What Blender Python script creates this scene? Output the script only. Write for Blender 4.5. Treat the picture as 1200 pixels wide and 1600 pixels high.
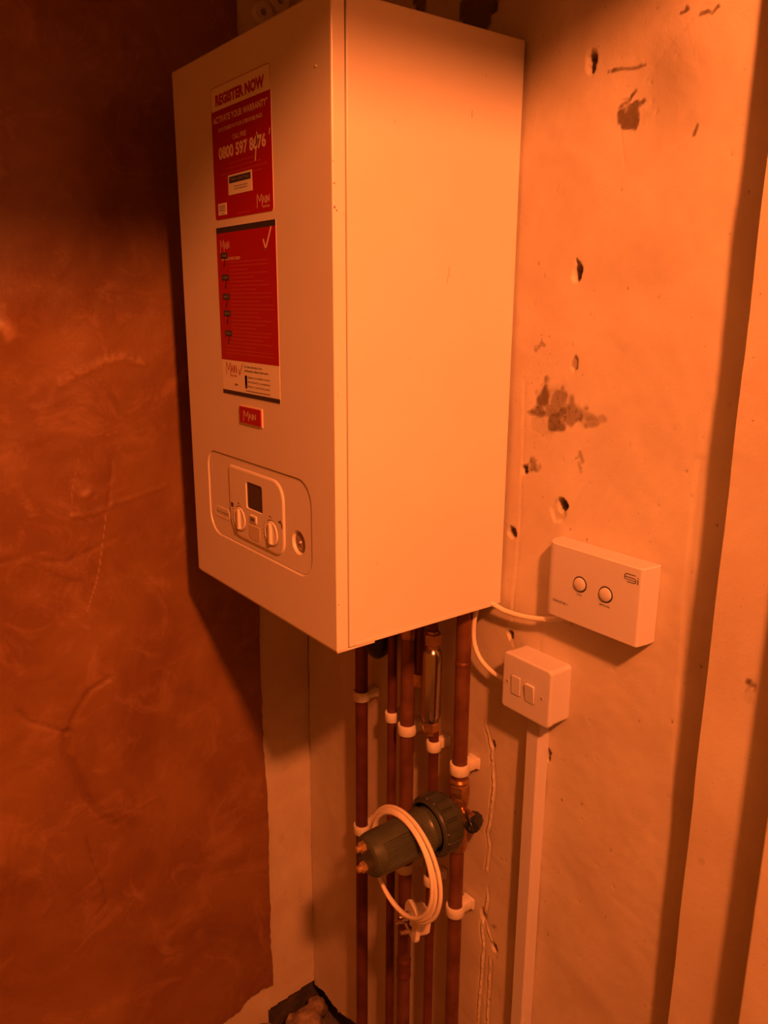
import bpy, bmesh, math, random
import numpy as np
from mathutils import Vector, Matrix, noise
random.seed(7)
S = bpy.context.scene
for o in list(bpy.data.objects): bpy.data.objects.remove(o)
COL = S.collection

# ---------------------------------------------------------------- camera
CAM = (1.1262, -.7605, .4005); YAW, PITCH, ROLL = (math.radians(a) for a in (53.08, -14.49, -.32)); FPX = 1257.7
cd = bpy.data.cameras.new('camera'); cam = bpy.data.objects.new('camera', cd); COL.objects.link(cam)
Rz = Matrix.Rotation(YAW, 3, 'Z'); Rx = Matrix.Rotation(PITCH, 3, 'X'); Ry = Matrix.Rotation(ROLL, 3, 'Y')
RC = Rz @ Rx @ Ry                                    # looks along +y
cam.matrix_world = Matrix.Translation(CAM) @ (RC @ Matrix.Rotation(math.pi/2, 3, 'X')).to_4x4()
cd.sensor_fit = 'HORIZONTAL'; cd.sensor_width = 36; cd.lens = FPX/1200*36; cd.clip_start = .01
S.camera = cam
# ---------------------------------------------------------------- light
w = bpy.data.worlds.new('world'); S.world = w; w.use_nodes = True
w.node_tree.nodes['Background'].inputs[0].default_value = (1, .178, .014, 1)
w.node_tree.nodes['Background'].inputs[1].default_value = .33
ld = bpy.data.lights.new('warm_bulb', 'POINT'); ld.energy = 152; ld.color = (1, .205, .044); ld.shadow_soft_size = .043
lo = bpy.data.objects.new('warm_bulb', ld); lo.location = (1.55, -.68, 1.07); COL.objects.link(lo)
S.view_settings.view_transform = 'Standard'; S.view_settings.look = 'None'
S.view_settings.exposure = 0; S.view_settings.gamma = 1; S.view_settings.use_curve_mapping = False

def P(u, v, ax, val):
    """point of the plane coordinate[ax] = val seen at photo pixel (u, v)"""
    d = RC @ Vector(((u-600)/FPX, 1, -(v-800)/FPX)); t = (val-CAM[ax])/d[ax]
    return Vector(CAM) + d*t

# ---------------------------------------------------------------- materials
def mat(name, col, rough=.5, metal=0, bump=0, bscale=200, mottle=0, mscale=8, spec=.5, col2=None, dist=.001):
    m = bpy.data.materials.new(name); m.use_nodes = True; N = m.node_tree.nodes; L = m.node_tree.links
    b = N['Principled BSDF']; b.inputs['Roughness'].default_value = rough; b.inputs['Metallic'].default_value = metal
    b.inputs['Specular IOR Level'].default_value = spec
    b.inputs['Base Color'].default_value = (*col, 1)
    tc = N.new('ShaderNodeTexCoord')
    if mottle or col2:
        n = N.new('ShaderNodeTexNoise'); n.inputs['Scale'].default_value = mscale; n.inputs['Detail'].default_value = 6
        L.new(tc.outputs['Object'], n.inputs['Vector'])
        r = N.new('ShaderNodeValToRGB'); r.color_ramp.elements[0].position = .35; r.color_ramp.elements[1].position = .68
        c2 = col2 or tuple(c*(1-mottle) for c in col)
        r.color_ramp.elements[0].color = (*c2, 1); r.color_ramp.elements[1].color = (*col, 1)
        L.new(n.outputs['Fac'], r.inputs[0]); L.new(r.outputs[0], b.inputs['Base Color'])
    if bump:
        n = N.new('ShaderNodeTexNoise'); n.inputs['Scale'].default_value = bscale; n.inputs['Detail'].default_value = 5
        L.new(tc.outputs['Object'], n.inputs['Vector'])
        bp = N.new('ShaderNodeBump'); bp.inputs['Strength'].default_value = bump; bp.inputs['Distance'].default_value = dist
        L.new(n.outputs['Fac'], bp.inputs['Height']); L.new(bp.outputs[0], b.inputs['Normal'])
    return m

M = dict(
    enamel=mat('white_enamel', (.73,.69,.66), .32, bump=.05, bscale=900, mottle=.03, mscale=14),
    plastic=mat('white_plastic', (.73,.69,.66), .35, bump=.03, bscale=700),
    plastic2=mat('duller_plastic', (.60,.575,.61), .38, bump=.03, bscale=700),  # darker, cooler plastic for switch, trunking and receiver
    clip=mat('clip_plastic', (.74,.70,.64), .45, bump=.1, bscale=300, mottle=.12, mscale=60),
    cable=mat('white_cable', (.80,.74,.66), .4, bump=.05, bscale=400),
    scuff=mat('scuffed_paint', (.52,.44,.38), .6),
    grey=mat('grey_print', (.30,.27,.25), .5),
    dark=mat('dark_print', (.035,.03,.035), .5),
    red=mat('red_print', (.37,.006,.008), .4, spec=.3),
    redlite=mat('faint_print', (.42,.045,.04), .4),
    redink=mat('red_ink', (.42,.02,.03), .45),
    pale=mat('pale_print', (.80,.62,.55), .45),
    sheet=mat('sticker_white', (.82,.80,.76), .3, spec=.6),
    screen=mat('display_glass', (.05,.045,.045), .12, spec=.6),
    copper=mat('tarnished_copper', (.205,.066,.036), .45, metal=.45, bump=.2, bscale=90, col2=(.12,.034,.02), mscale=22),
    copper2=mat('brown_copper', (.25,.105,.055), .42, metal=.45, bump=.2, bscale=90, col2=(.15,.052,.028), mscale=26),
    brass=mat('brass', (.62,.36,.16), .28, metal=.9, bump=.1, bscale=200, mottle=.4, mscale=50),
    gold=mat('bright_brass', (.62,.40,.19), .3, metal=.7),
    steel=mat('stainless_steel', (.50,.44,.42), .2, metal=1),
    chrome=mat('pin_metal', (.8,.75,.7), .18, metal=1),
    black2=mat('ring_plastic', (.040,.045,.034), .36, bump=.1, bscale=500),
    black=mat('grey_black_plastic', (.066,.076,.052), .34, bump=.1, bscale=500, mottle=.2, mscale=40),
    blk=mat('black_plastic', (.02,.022,.022), .3),
    rubble=mat('rubble', (.42,.30,.20), .9, bump=.8, bscale=120, col2=(.14,.09,.06), mscale=45, dist=.003),
    masonry=mat('dark_masonry', (.10,.07,.05), .95, bump=1, bscale=60, mottle=.5, mscale=30, dist=.004),
    floor=mat('dusty_floor', (.18,.13,.10), .9, bump=.6, bscale=80, mottle=.4, mscale=20, dist=.003),
    ceiling=mat('ceiling_paint', (.30,.28,.24), .8, bump=.2, bscale=60, mottle=.2),
)

def wall_material(name, base, alt, rough, mott_scale, stain_col, lite_col, bump=.35, bscale=55, alt2=None, spec=.35):
    """painted / plastered wall: two tones of mottle, 'stain' and 'lite' vertex masks broken up by fine noise"""
    m = bpy.data.materials.new(name); m.use_nodes = True; N = m.node_tree.nodes; L = m.node_tree.links
    b = N['Principled BSDF']; b.inputs['Specular IOR Level'].default_value = spec
    tc = N.new('ShaderNodeTexCoord')
    def nz(s, d=6, r=.6, dist=0):
        n = N.new('ShaderNodeTexNoise'); n.inputs['Scale'].default_value = s; n.inputs['Detail'].default_value = d
        n.inputs['Roughness'].default_value = r; n.inputs['Distortion'].default_value = dist
        L.new(tc.outputs['Object'], n.inputs['Vector']); return n.outputs['Fac']
    def ramp(v, a, z):
        r = N.new('ShaderNodeMapRange'); r.inputs[1].default_value = a; r.inputs[2].default_value = z
        L.new(v, r.inputs[0]); return r.outputs[0]
    def mix(f, A, B):
        x = N.new('ShaderNodeMix'); x.data_type = 'RGBA'; L.new(f, x.inputs[0])
        for s, c in ((x.inputs[6], A), (x.inputs[7], B)):
            if isinstance(c, tuple): s.default_value = (*c, 1)
            else: L.new(c, s)
        return x.outputs[2]
    def mth(op, A, B):
        x = N.new('ShaderNodeMath'); x.operation = op; x.use_clamp = op == 'MULTIPLY'
        for s, c in ((x.inputs[0], A), (x.inputs[1], B)):
            if isinstance(c, (int, float)): s.default_value = c
            else: L.new(c, s)
        return x.outputs[0]
    c = mix(ramp(nz(mott_scale, 7, .62, .6), .36, .66), alt, base)
    if alt2: c = mix(mth('MULTIPLY', ramp(nz(mott_scale*2.7, 8, .7, 1.2), .52, .72), .7), c, alt2)
    # tiny specks
    sp = mth('MULTIPLY', ramp(nz(210, 2, .5), .735, .77), .5); c = mix(sp, c, stain_col)
    fine2 = nz(150, 6, .72)
    for an, cc in (('stain', stain_col), ('lite', lite_col)):
        a = N.new('ShaderNodeAttribute'); a.attribute_name = an
        f = ramp(mth('ADD', a.outputs['Fac'], mth('MULTIPLY', mth('SUBTRACT', fine2, .5), 1.5)), .22, .98)
        f = mth('MULTIPLY', f, mth('MINIMUM', mth('MULTIPLY', a.outputs['Fac'], 1.7), 1.0)); c = mix(f, c, cc)
    L.new(c, b.inputs['Base Color'])
    rr = N.new('ShaderNodeMapRange'); L.new(nz(6), rr.inputs[0]); rr.inputs[3].default_value = rough-.1; rr.inputs[4].default_value = rough+.12
    L.new(rr.outputs[0], b.inputs['Roughness'])
    bp = N.new('ShaderNodeBump'); bp.inputs['Strength'].default_value = bump; bp.inputs['Distance'].default_value = .002
    L.new(mth('ADD', nz(bscale, 6, .6), mth('MULTIPLY', nz(400, 3), .25)), bp.inputs['Height']); L.new(bp.outputs[0], b.inputs['Normal'])
    return m
M['paint'] = wall_material('old_cream_paint', (.65,.585,.485), (.56,.475,.38), .62, 7, (.15,.105,.06), (.82,.74,.62))
M['plaster'] = wall_material('brown_plaster', (.29,.140,.048), (.20,.082,.028), .42, 4.5, (.13,.050,.015), (.46,.25,.13), bump=.5, bscale=28, alt2=(.38,.19,.09), spec=.5)

# ---------------------------------------------------------------- object helpers
def link(name, me, m=None, parent=None):
    o = bpy.data.objects.new(name, me); COL.objects.link(o)
    if m is not None and me is not None: me.materials.append(m)
    if parent is not None:
        o.parent = parent; o.matrix_parent_inverse = Matrix.Translation(parent_loc(parent)).inverted()
    return o
def parent_loc(p):
    v = Vector(p.location)
    return v
def tag(o, label=None, cat=None, group=None, kind=None):
    if label: o['label'] = label
    if cat: o['category'] = cat
    if group: o['group'] = group
    if kind: o['kind'] = kind
    return o
def empty(name, loc, label, cat, group=None):
    o = bpy.data.objects.new(name, None); COL.objects.link(o); o.location = loc; o.empty_display_size = .02
    return tag(o, label, cat, group)
def obj(name, bm, m, parent=None, smooth=None):
    """link a bmesh (world coordinates) as one object; children keep world placement"""
    bmesh.ops.recalc_face_normals(bm, faces=bm.faces[:])
    if smooth is not None:
        for f in bm.faces: f.smooth = True
        for e in bm.edges: e.smooth = len(e.link_faces) == 2 and e.calc_face_angle(0) < smooth
    me = bpy.data.meshes.new(name)
    if parent is not None:
        loc = parent.location if parent.type == 'EMPTY' else Vector((0,0,0))
        if parent.type != 'EMPTY' and parent.parent is not None: loc = parent.parent.location
        bmesh.ops.translate(bm, verts=bm.verts, vec=-Vector(loc))
    bm.to_mesh(me); bm.free(); me.materials.append(m)
    o = bpy.data.objects.new(name, me); COL.objects.link(o)
    if parent is not None: o.parent = parent
    return o

def box(bm, c, s, bev=0, seg=2, rot=None):
    r = bmesh.ops.create_cube(bm, size=1); vs = r['verts']
    for v in vs: v.co = Vector((v.co.x*s[0], v.co.y*s[1], v.co.z*s[2]))
    if bev:
        es = list({e for v in vs for e in v.link_edges})
        r = bmesh.ops.bevel(bm, geom=es, offset=bev, segments=seg, profile=.5, affect='EDGES')
        vs = list({v for f in r['faces'] for v in f.verts} | {v for v in vs if v.is_valid})
    for v in vs:
        if rot: v.co = rot @ v.co
        v.co = v.co + Vector(c)
    return vs
def lathe(bm, prof, origin, axis=(0,0,1), n=32, mod=None, cap=True):
    """prof: list of (r, h) along axis; mod(i, th, r, h) -> r"""
    ax = Vector(axis).normalized(); up = Vector((0,0,1)) if abs(ax.z) < .9 else Vector((1,0,0))
    a = ax.cross(up).normalized(); b = ax.cross(a).normalized(); O = Vector(origin); rings = []
    for r, h in prof:
        ring = []
        for i in range(n):
            th = 2*math.pi*i/n; rr = mod(i, th, r, h) if mod else r
            ring.append(bm.verts.new(O + ax*h + (a*math.cos(th) + b*math.sin(th))*rr))
        rings.append(ring)
    for A, B in zip(rings, rings[1:]):
        for i in range(n): bm.faces.new((A[i], A[(i+1) % n], B[(i+1) % n], B[i]))
    if cap: bm.faces.new(rings[0][::-1]); bm.faces.new(rings[-1])
    return rings
def tube(bm, pts, r, n=10, res=6, cap=True, closed=False):
    """round tube through a smoothed polyline (Catmull-Rom)"""
    pts = [Vector(p) for p in pts]; sm = []
    if res > 1 and len(pts) > 2:
        for i in range(len(pts)-1):
            p0 = pts[max(i-1, 0)]; p1 = pts[i]; p2 = pts[i+1]; p3 = pts[min(i+2, len(pts)-1)]
            for k in range(res):
                t = k/res; sm.append(.5*((2*p1) + (p2-p0)*t + (2*p0-5*p1+4*p2-p3)*t*t + (3*p1-p0-3*p2+p3)*t**3))
        sm.append(pts[-1])
    else: sm = pts
    rings = []; prev = None
    for i, p in enumerate(sm):
        d = (sm[min(i+1, len(sm)-1)] - sm[max(i-1, 0)]).normalized()
        if prev is None:
            a = d.cross(Vector((0,0,1)) if abs(d.z) < .9 else Vector((1,0,0))).normalized()
        else: a = (prev - d*prev.dot(d)).normalized()
        prev = a; b = d.cross(a); rr = r(i/(len(sm)-1)) if callable(r) else r
        rings.append([bm.verts.new(p + (a*math.cos(2*math.pi*k/n) + b*math.sin(2*math.pi*k/n))*rr) for k in range(n)])
    for A, B in zip(rings, rings[1:]):
        for k in range(n): bm.faces.new((A[k], A[(k+1) % n], B[(k+1) % n], B[k]))
    if cap: bm.faces.new(rings[0][::-1]); bm.faces.new(rings[-1])
def rrect(x0, x1, z0, z1, r, seg=8):
    """rounded rectangle outline in x,z; r one radius or (bl, br, tr, tl)"""
    rs = r if isinstance(r, (tuple, list)) else (r,)*4; out = []
    for (cx, cz, a0), q in zip(((x0+rs[0], z0+rs[0], 180), (x1-rs[1], z0+rs[1], 270), (x1-rs[2], z1-rs[2], 0), (x0+rs[3], z1-rs[3], 90)), rs):
        for k in range(seg+1):
            a = math.radians(a0 + 90*k/seg); out.append((cx + q*math.cos(a), cz + q*math.sin(a)))
    return out
def loft_y(bm, loops, cap0=True, cap1=True):
    """loops: list of (outline[(x, z)], y)"""
    rings = [[bm.verts.new((x, y, z)) for x, z in o] for o, y in loops]; n = len(rings[0])
    for A, B in zip(rings, rings[1:]):
        for i in range(n): bm.faces.new((A[i], A[(i+1) % n], B[(i+1) % n], B[i]))
    if cap0: bm.faces.new(rings[0][::-1])
    if cap1: bm.faces.new(rings[-1])
def inset(o, d):
    cx = sum(p[0] for p in o)/len(o); cz = sum(p[1] for p in o)/len(o); n = len(o); out = []
    for i in range(n):
        a, b = Vector(o[i-1]), Vector(o[(i+1) % n]); t = (b-a)
        if t.length < 1e-9: out.append(o[i]); continue
        t.normalize(); nn = Vector((-t.y, t.x))
        out.append((o[i][0] + nn.x*d, o[i][1] + nn.y*d))
    return out
def flat(bm, outline, y, th=.0003):
    """thin print / film lying on a face that looks to -y"""
    loft_y(bm, [(outline, y), (outline, y-th)])
def rect(bm, x0, x1, z0, z1, y, th=.0003): flat(bm, [(x0,z0),(x1,z0),(x1,z1),(x0,z1)], y, th)
def text(bm, s, x0, x1, z0, z1, y, bold=0, th=.00015):
    """lettering fitted exactly into x0..x1, z0..z1"""
    cu = bpy.data.curves.new('t', 'FONT'); cu.body = s; cu.offset = bold; cu.resolution_u = 3
    o = bpy.data.objects.new('t', cu); COL.objects.link(o); dg = bpy.context.evaluated_depsgraph_get(); dg.update()
    me = bpy.data.meshes.new_from_object(o.evaluated_get(dg))
    co = np.empty(len(me.vertices)*3); me.vertices.foreach_get('co', co); co = co.reshape(-1, 3)
    mn, mx = co.min(0), co.max(0); vs = []
    for c in co:
        vs.append(bm.verts.new((x0 + (c[0]-mn[0])/(mx[0]-mn[0])*(x1-x0), y-th, z0 + (c[1]-mn[1])/(mx[1]-mn[1])*(z1-z0))))
    for p in me.polygons:
        try: bm.faces.new([vs[i] for i in p.vertices])
        except ValueError: pass
    bpy.data.objects.remove(o); bpy.data.curves.remove(cu); bpy.data.meshes.remove(me)
def stroke(bm, pts, wd, y, th=.00015):
    """flat pen stroke in x,z"""
    for (x0, z0), (x1, z1) in zip(pts, pts[1:]):
        d = Vector((x1-x0, z1-z0)); L = d.length
        if L < 1e-7: continue
        d /= L; n = Vector((-d.y, d.x))*wd/2; e = d*wd*.35
        q = [(x0-e.x-n.x, z0-e.y-n.y), (x1+e.x-n.x, z1+e.y-n.y), (x1+e.x+n.x, z1+e.y+n.y), (x0-e.x+n.x, z0-e.y+n.y)]
        bm.faces.new([bm.verts.new((a, y-th, b)) for a, b in q])
def greek(bm, x0, x1, z, h, y, seed=0, ragged=.25):
    """one line of print too small to read: word-length dashes"""
    R = random.Random(seed); x = x0; end = x1 - R.random()*ragged*(x1-x0)
    while x < end:
        l = min(h*R.uniform(1.2, 4.2), end-x); rect(bm, x, x+l, z, z+h, y, .00012); x += l + h*.7
def main_logo(bm, x0, x1, z0, z1, y, wd):
    """tall spidery M that drops below the line, then small capitals A I N"""
    W, H = x1-x0, z1-z0
    f = lambda *p: [(x0+a*W, z0+b*H) for a, b in p]
    for pts in (f((.02,0),(.05,1),(.24,.42),(.40,1),(.42,.08)), f((.46,.30),(.55,.80),(.66,.28)), f((.49,.48),(.62,.48)), f((.72,.30),(.72,.80)), f((.79,.28),(.79,.80),(.97,.28),(.97,.82))):
        stroke(bm, pts, wd, y)

# ================================================================= THE SETTING
XL, XP, YP = -.133, -.127, -.103          # painted left wall plane, plaster face, plaster edge
def grid_surface(us, vs, fn):
    nu, nv = len(us), len(vs); U, V = np.meshgrid(us, vs); co = fn(U, V).reshape(-1, 3)
    idx = np.arange(nu*nv).reshape(nv, nu)
    q = np.stack([idx[:-1, :-1], idx[:-1, 1:], idx[1:, 1:], idx[1:, :-1]], -1).reshape(-1, 4)
    return co, q, U.ravel(), V.ravel()
def make_mesh(name, co, q, m, attrs={}, flip=False, keep=None):
    if keep is not None: q = q[keep]
    if flip: q = q[:, ::-1]
    me = bpy.data.meshes.new(name); me.vertices.add(len(co)); me.vertices.foreach_set('co', co.astype(np.float32).ravel())
    me.loops.add(q.size); me.loops.foreach_set('vertex_index', q.ravel().astype(np.int32))
    me.polygons.add(len(q)); me.polygons.foreach_set('loop_start', (np.arange(len(q))*4).astype(np.int32))
    me.polygons.foreach_set('use_smooth', np.ones(len(q), bool)); me.update(calc_edges=True); me.validate()
    for k, a in attrs.items():
        at = me.attributes.new(k, 'FLOAT', 'POINT'); at.data.foreach_set('value', np.clip(a, 0, 1).astype(np.float32))
    me.materials.append(m); return me
rng = np.random.default_rng(3)
def vnoise(U, V, s, seed):
    """smooth value noise, roughly -1..1"""
    r = np.random.default_rng(seed); T = r.uniform(-1, 1, (64, 64)); u = U/s + 17.3; v = V/s + 11.7
    iu, iv = np.floor(u).astype(int), np.floor(v).astype(int); fu, fv = u-iu, v-iv
    fu = fu*fu*(3-2*fu); fv = fv*fv*(3-2*fv); g = lambda a, b: T[a % 64, b % 64]
    return (g(iu, iv)*(1-fu)+g(iu+1, iv)*fu)*(1-fv) + (g(iu, iv+1)*(1-fu)+g(iu+1, iv+1)*fu)*fv
def blob(U, V, cu, cv, ru, rv, ang=0, wob=.35, seed=1, sharp=3.0):
    """mask 1 inside an irregular ellipse, falling off outside"""
    a = math.radians(ang); du, dv = U-cu, V-cv
    x = (du*math.cos(a)+dv*math.sin(a))/ru; y = (-du*math.sin(a)+dv*math.cos(a))/rv
    d = np.sqrt(x*x+y*y) + wob*vnoise(U, V, max(ru, rv)*.45, seed)
    return np.clip((1.15-d)*sharp, 0, 1)
def line(U, V, pts, wd, seed=1, wob=0):
    """mask along a polyline: 1 on it, 0 beyond wd"""
    D = np.full(U.shape, 9.)
    for (a, b), (c, d) in zip(pts, pts[1:]):
        L2 = (c-a)**2+(d-b)**2+1e-12; t = np.clip(((U-a)*(c-a)+(V-b)*(d-b))/L2, 0, 1)
        D = np.minimum(D, np.hypot(U-a-t*(c-a), V-b-t*(d-b)))
    return np.clip(1.6*(1-(D+wob*np.abs(vnoise(U, V, .006, seed)))/wd), 0, 1)
def B(u, v): p = P(u, v, 1, 0); return (p.x, p.z)
def Lp(u, v, x=XP): p = P(u, v, 0, x); return (p.y, p.z)

# --- back wall
us = np.concatenate([np.arange(XL, .36, .006), np.arange(.36, .735, .0018)]); vs = np.arange(-1.14, 1.2, .0022)
def fback(U, V): return np.stack([U, np.zeros_like(U), V], -1)
co, q, U, V = grid_surface(us, vs, fback)
d = .0022*vnoise(U, V, .16, 5) + .0010*vnoise(U, V, .05, 6) + .00025*vnoise(U, V, .012, 7)      # + = into the wall
stain = np.zeros_like(U); lite = np.zeros_like(U)
def hole(u, v, ru, rv, depth, ang=0, st=.9, seed=1):
    global d, stain
    cx, cz = B(u, v); m = blob(U, V, cx, cz, ru, rv, ang, .22, seed, 4.5); d += depth*m; stain = np.maximum(stain, st*np.clip(m*1.2, 0, 1))
def smudge(u, v, ru, rv, ang=0, a=.7, seed=1, sharp=1.3, wob=.5):
    global stain
    cx, cz = B(u, v); stain = np.maximum(stain, a*blob(U, V, cx, cz, ru, rv, ang, wob, seed, sharp))
hole(923, 96, .0062, .0105, .020, 5, 1, 2); hole(901, 424, .0066, .0105, .020, -8, 1, 3)
hole(878, 789, .0075, .0080, .018, 20, 1, 4); hole(871, 800, .011, .013, .0025, 10, .35, 5)
hole(800, 832, .007, .0065, .010, -30, .95, 6); hole(798, 992, .0045, .0055, .012, 0, .95, 7)
hole(857, 1181, .0032, .0085, .012, 0, 1, 8); hole(897, 568, .005, .0085, .003, 0, .6, 9)
hole(819, 735, .005, .0055, .009, 0, .95, 10); smudge(832, 728, .013, .011, 30, .75, 11)
hole(770, 1164, .0035, .006, .006, 0, .8, 12); hole(771, 1482, .0045, .007, .006, 20, .8, 13); hole(753, 1430, .0045, .010, .005, 10, .5, 14)
smudge(978, 178, .016, .014, 0, .95, 21, 2.5); smudge(1008, 182, .016, .014, 0, .40, 22, .9); smudge(985, 160, .010, .004, 25, .9, 23, 3)
for k, (u, v, a, b, g, s) in enumerate(((852, 622, .012, .016, 0, .95), (845, 640, .013, .010, 0, .85), (872, 650, .011, .018, -20, .9), (893, 645, .020, .011, -8, .75), (918, 650, .020, .006, -6, .55), (850, 662, .020, .012, 0, .42), (880, 622, .006, .012, 15, .7), (866, 655, .005, .006, 0, .9), (873, 640, .034, .022, -5, .5), (862, 628, .020, .014, 0, .75), (900, 648, .028, .010, -6, .65))):
    smudge(u, v, a*1.3, b*1.35, g, s, 30+k, 1.5, .75)
smudge(845, 537, .011, .008, 0, .6, 41, 1.0, .9); smudge(840, 545, .006, .006, 0, .6, 42, 1.5, .8)
smudge(908, 715, .005, .011, 10, .6, 43, 2, .8); smudge(905, 728, .003, .010, 25, .5, 44, 2, .8)
smudge(870, 1450, .004, .002, 0, .5, 45); smudge(768, 1448, .012, .004, 15, .6, 46, 1.2, .8)
smudge(790, 1390, .010, .02, 0, .22, 47, .8)
for k, pts in enumerate((((948,111),(965,107),(985,106),(1004,100)), ((1070,22),(1082,17),(1078,12)), ((1100,24),(1109,20),(1118,22),(1126,12)), ((1084,212),(1090,196)), ((962,166),(976,156),(986,140)))):
    stain = np.maximum(stain, .85*line(U, V, [B(*p) for p in pts], .0038, 50+k, .0015))
for pts in (((925,192),(945,175),(975,158)), ((1000,128),(1040,80),(1075,45),(1110,0)), ((845,1000),(838,1100)), ((965,205),(975,260)), ((905,415),(910,400)), ((907,820),(908,830)), ((840,1140),(842,1400))):
    m = line(U, V, [B(*p) for p in pts], .0016, 60, .0006); stain = np.maximum(stain, .30*m); d += .0006*m
# old conduit chase: ragged, badly filled, pale raised lips either side
chase = [(799,1010),(795,985),(797,955),(802,900),(806,840),(809,780),(812,690),(815,600)]
m = line(U, V, [B(*p) for p in chase], .004, 70, .003); lite = np.maximum(lite, .15*m); d -= .0003*m
m = line(U, V, [B(u+5, v) for u, v in chase], .003, 71, .002); stain = np.maximum(stain, .25*m*(vnoise(U, V, .02, 77) > 0)); d += .0008*m
lips = [[(757,1128),(763,1150),(769,1175)], [(768,1178),(770,1230),(766,1262),(763,1290),(759,1300),(763,1320),(759,1360)], [(758,1385),(760,1405),(756,1425),(751,1450),(754,1475),(752,1500),(748,1560),(745,1600)], [(764,1500),(762,1540),(760,1600)], [(752,1425),(758,1445),(766,1470),(773,1485)]]
for k, l in enumerate(lips):
    pp = [B(*p) for p in l]; br_ = np.clip(1.2 + 1.6*vnoise(U, V, .012, 200+k), .1, 1); m = line(U, V, pp, .0029, 72+k, .0028)*br_; lite = np.maximum(lite, .85*m); d -= .0018*m
    m = line(U, V, [(x-.0035, z) for x, z in pp], .0026, 82+k, .0014); d += .0013*m*br_; stain = np.maximum(stain, .40*m*br_)
    m = line(U, V, [(x+.0040, z) for x, z in pp], .0022, 92+k, .0014); d += .0012*m; stain = np.maximum(stain, .25*m)
# faint ridge near the right end, slight hollow above
rid = [B(u, v) for u, v in ((1092,720),(1075,900),(1068,1000),(1055,1200),(1048,1400),(1038,1600))]
m = line(U, V, rid, .006, 99, .001); d += .0006*m; stain = np.maximum(stain, .25*line(U, V, rid, .002, 98, .0008))
cx, cz = B(1000, 150); d += .010*np.exp(-(((U-cx)/.05)**2 + ((V-cz)/.045)**2)); cx, cz = B(1090, 60); d -= .006*np.exp(-(((U-cx)/.05)**2 + ((V-cz)/.05)**2))
# random nicks
for k in range(150):
    cx, cz = rng.uniform(.39, .70), rng.uniform(-.75, .74); r = rng.uniform(.0008, .0019); m = np.clip(1.5-np.hypot(U-cx, (V-cz)*.7)/r, 0, 1)
    stain = np.maximum(stain, rng.uniform(.3, .8)*m); d += .0008*m
for k in range(70):
    u, v = rng.normal(842, 16), rng.normal(600, 60); cx, cz = B(u, v); m = np.clip(1.5-np.hypot(U-cx, V-cz)/rng.uniform(.0008, .0017), 0, 1); stain = np.maximum(stain, .6*m)
# unpainted dark patch and scraped edge above the boiler
cx, cz = B(744, 22); stain = np.maximum(stain, .95*blob(U, V, cx, cz, .030, .034, 20, .35, 120, 6)); cx, cz = B(655, 0); stain = np.maximum(stain, .9*blob(U, V, cx, cz, .014, .02, 0, .3, 121, 5))
hole(770, 12, .0045, .006, .012, 0, 1, 15); lite = np.maximum(lite, .5*blob(U, V, *B(762, 14), .007, .016, 20, .4, 16, 3)*(stain < .8))
co = np.stack([U, d, V], -1).reshape(-1, 3)
# ragged plaster foot
foot = [B(u, v) for u, v in ((487,1537),(505,1552),(520,1575),(535,1592),(560,1602))] + [(.3, -1.05), (.75, -1.06)]
fz = np.interp(U, [p[0] for p in foot], [p[1] for p in foot]) + .005*vnoise(U, V, .012, 130) + .004*vnoise(U, V, .03, 131)
keep = (V > fz)[q].all(1)
wall_back = tag(link('wall_back', make_mesh('wall_back', co, q, M['paint'], dict(stain=stain, lite=lite), keep=keep)), 'old cream painted back wall with plugged holes, grey stains and a crumbly plaster seam', kind='structure')
# masonry core behind the plaster coat
bm = bmesh.new(); box(bm, (.28, .065, 0), (.90, .07, 2.4)); obj('masonry', bm, M['masonry'], wall_back)

# --- left wall: painted strip next to the corner, brown plaster coat on the rest
us = np.arange(-.125, .0001, .0025); vs = np.arange(-1.14, 1.2, .003)
co, q, U, V = grid_surface(us, vs, fback)
d = .0020*vnoise(U, V, .12, 205) + .0008*vnoise(U, V, .03, 206); stain = np.zeros_like(U); lite = np.zeros_like(U)
for k in range(46):
    cy, cz = rng.uniform(-.10, -.01), rng.uniform(-1.03, -.1); r = rng.uniform(.001, .0028); m = np.clip(1.4-np.hypot(U-cy, (V-cz)*.7)/r, 0, 1); stain = np.maximum(stain, .45*m); d += .0012*m
for u, v, a, b in ((440,1310,.010,.03),(437,1235,.008,.006),(478,1300,.008,.02),(470,1400,.008,.045),(445,1500,.006,.02),(425,1400,.005,.05)):
    cy, cz = Lp(u, v, XL); stain = np.maximum(stain, .33*blob(U, V, cy, cz, a, b, 0, .6, int(u), 1))
m = line(U, V, [(-.004,-1.1),(-.005,-.8),(-.003,-.5),(-.006,-.2),(-.004,1.1)], .0045, 3, .002); stain = np.maximum(stain, .28*m)
foot = sorted(Lp(u, v, XL) for u, v in ((487,1535),(460,1553),(440,1566),(420,1580),(413,1590)))
fz = np.interp(U, [p[0] for p in foot], [p[1] for p in foot]) + .003*vnoise(U, V, .012, 130) + .003*vnoise(U, V, .03, 131)
keep = (V > fz)[q].all(1)
co = np.stack([XL + d*(-1), U, V], -1).reshape(-1, 3)
wall_left = tag(link('wall_left', make_mesh('wall_left', co, q, M['paint'], dict(stain=stain, lite=lite), keep=keep)), 'left wall, brown plaster with a narrow cream painted strip by the corner', kind='structure')
bm = bmesh.new(); box(bm, (XL-.055, -.42, 0), (.07, 1.0, 2.4)); obj('masonry', bm, M['masonry'], wall_left)
# painted coat under the plaster, showing only where the plaster foot has broken off
bm = bmesh.new(); box(bm, (XL-.008, -.53, .03), (.014, .83, 2.33)); obj('undercoat', bm, M['paint'], wall_left)

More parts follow.
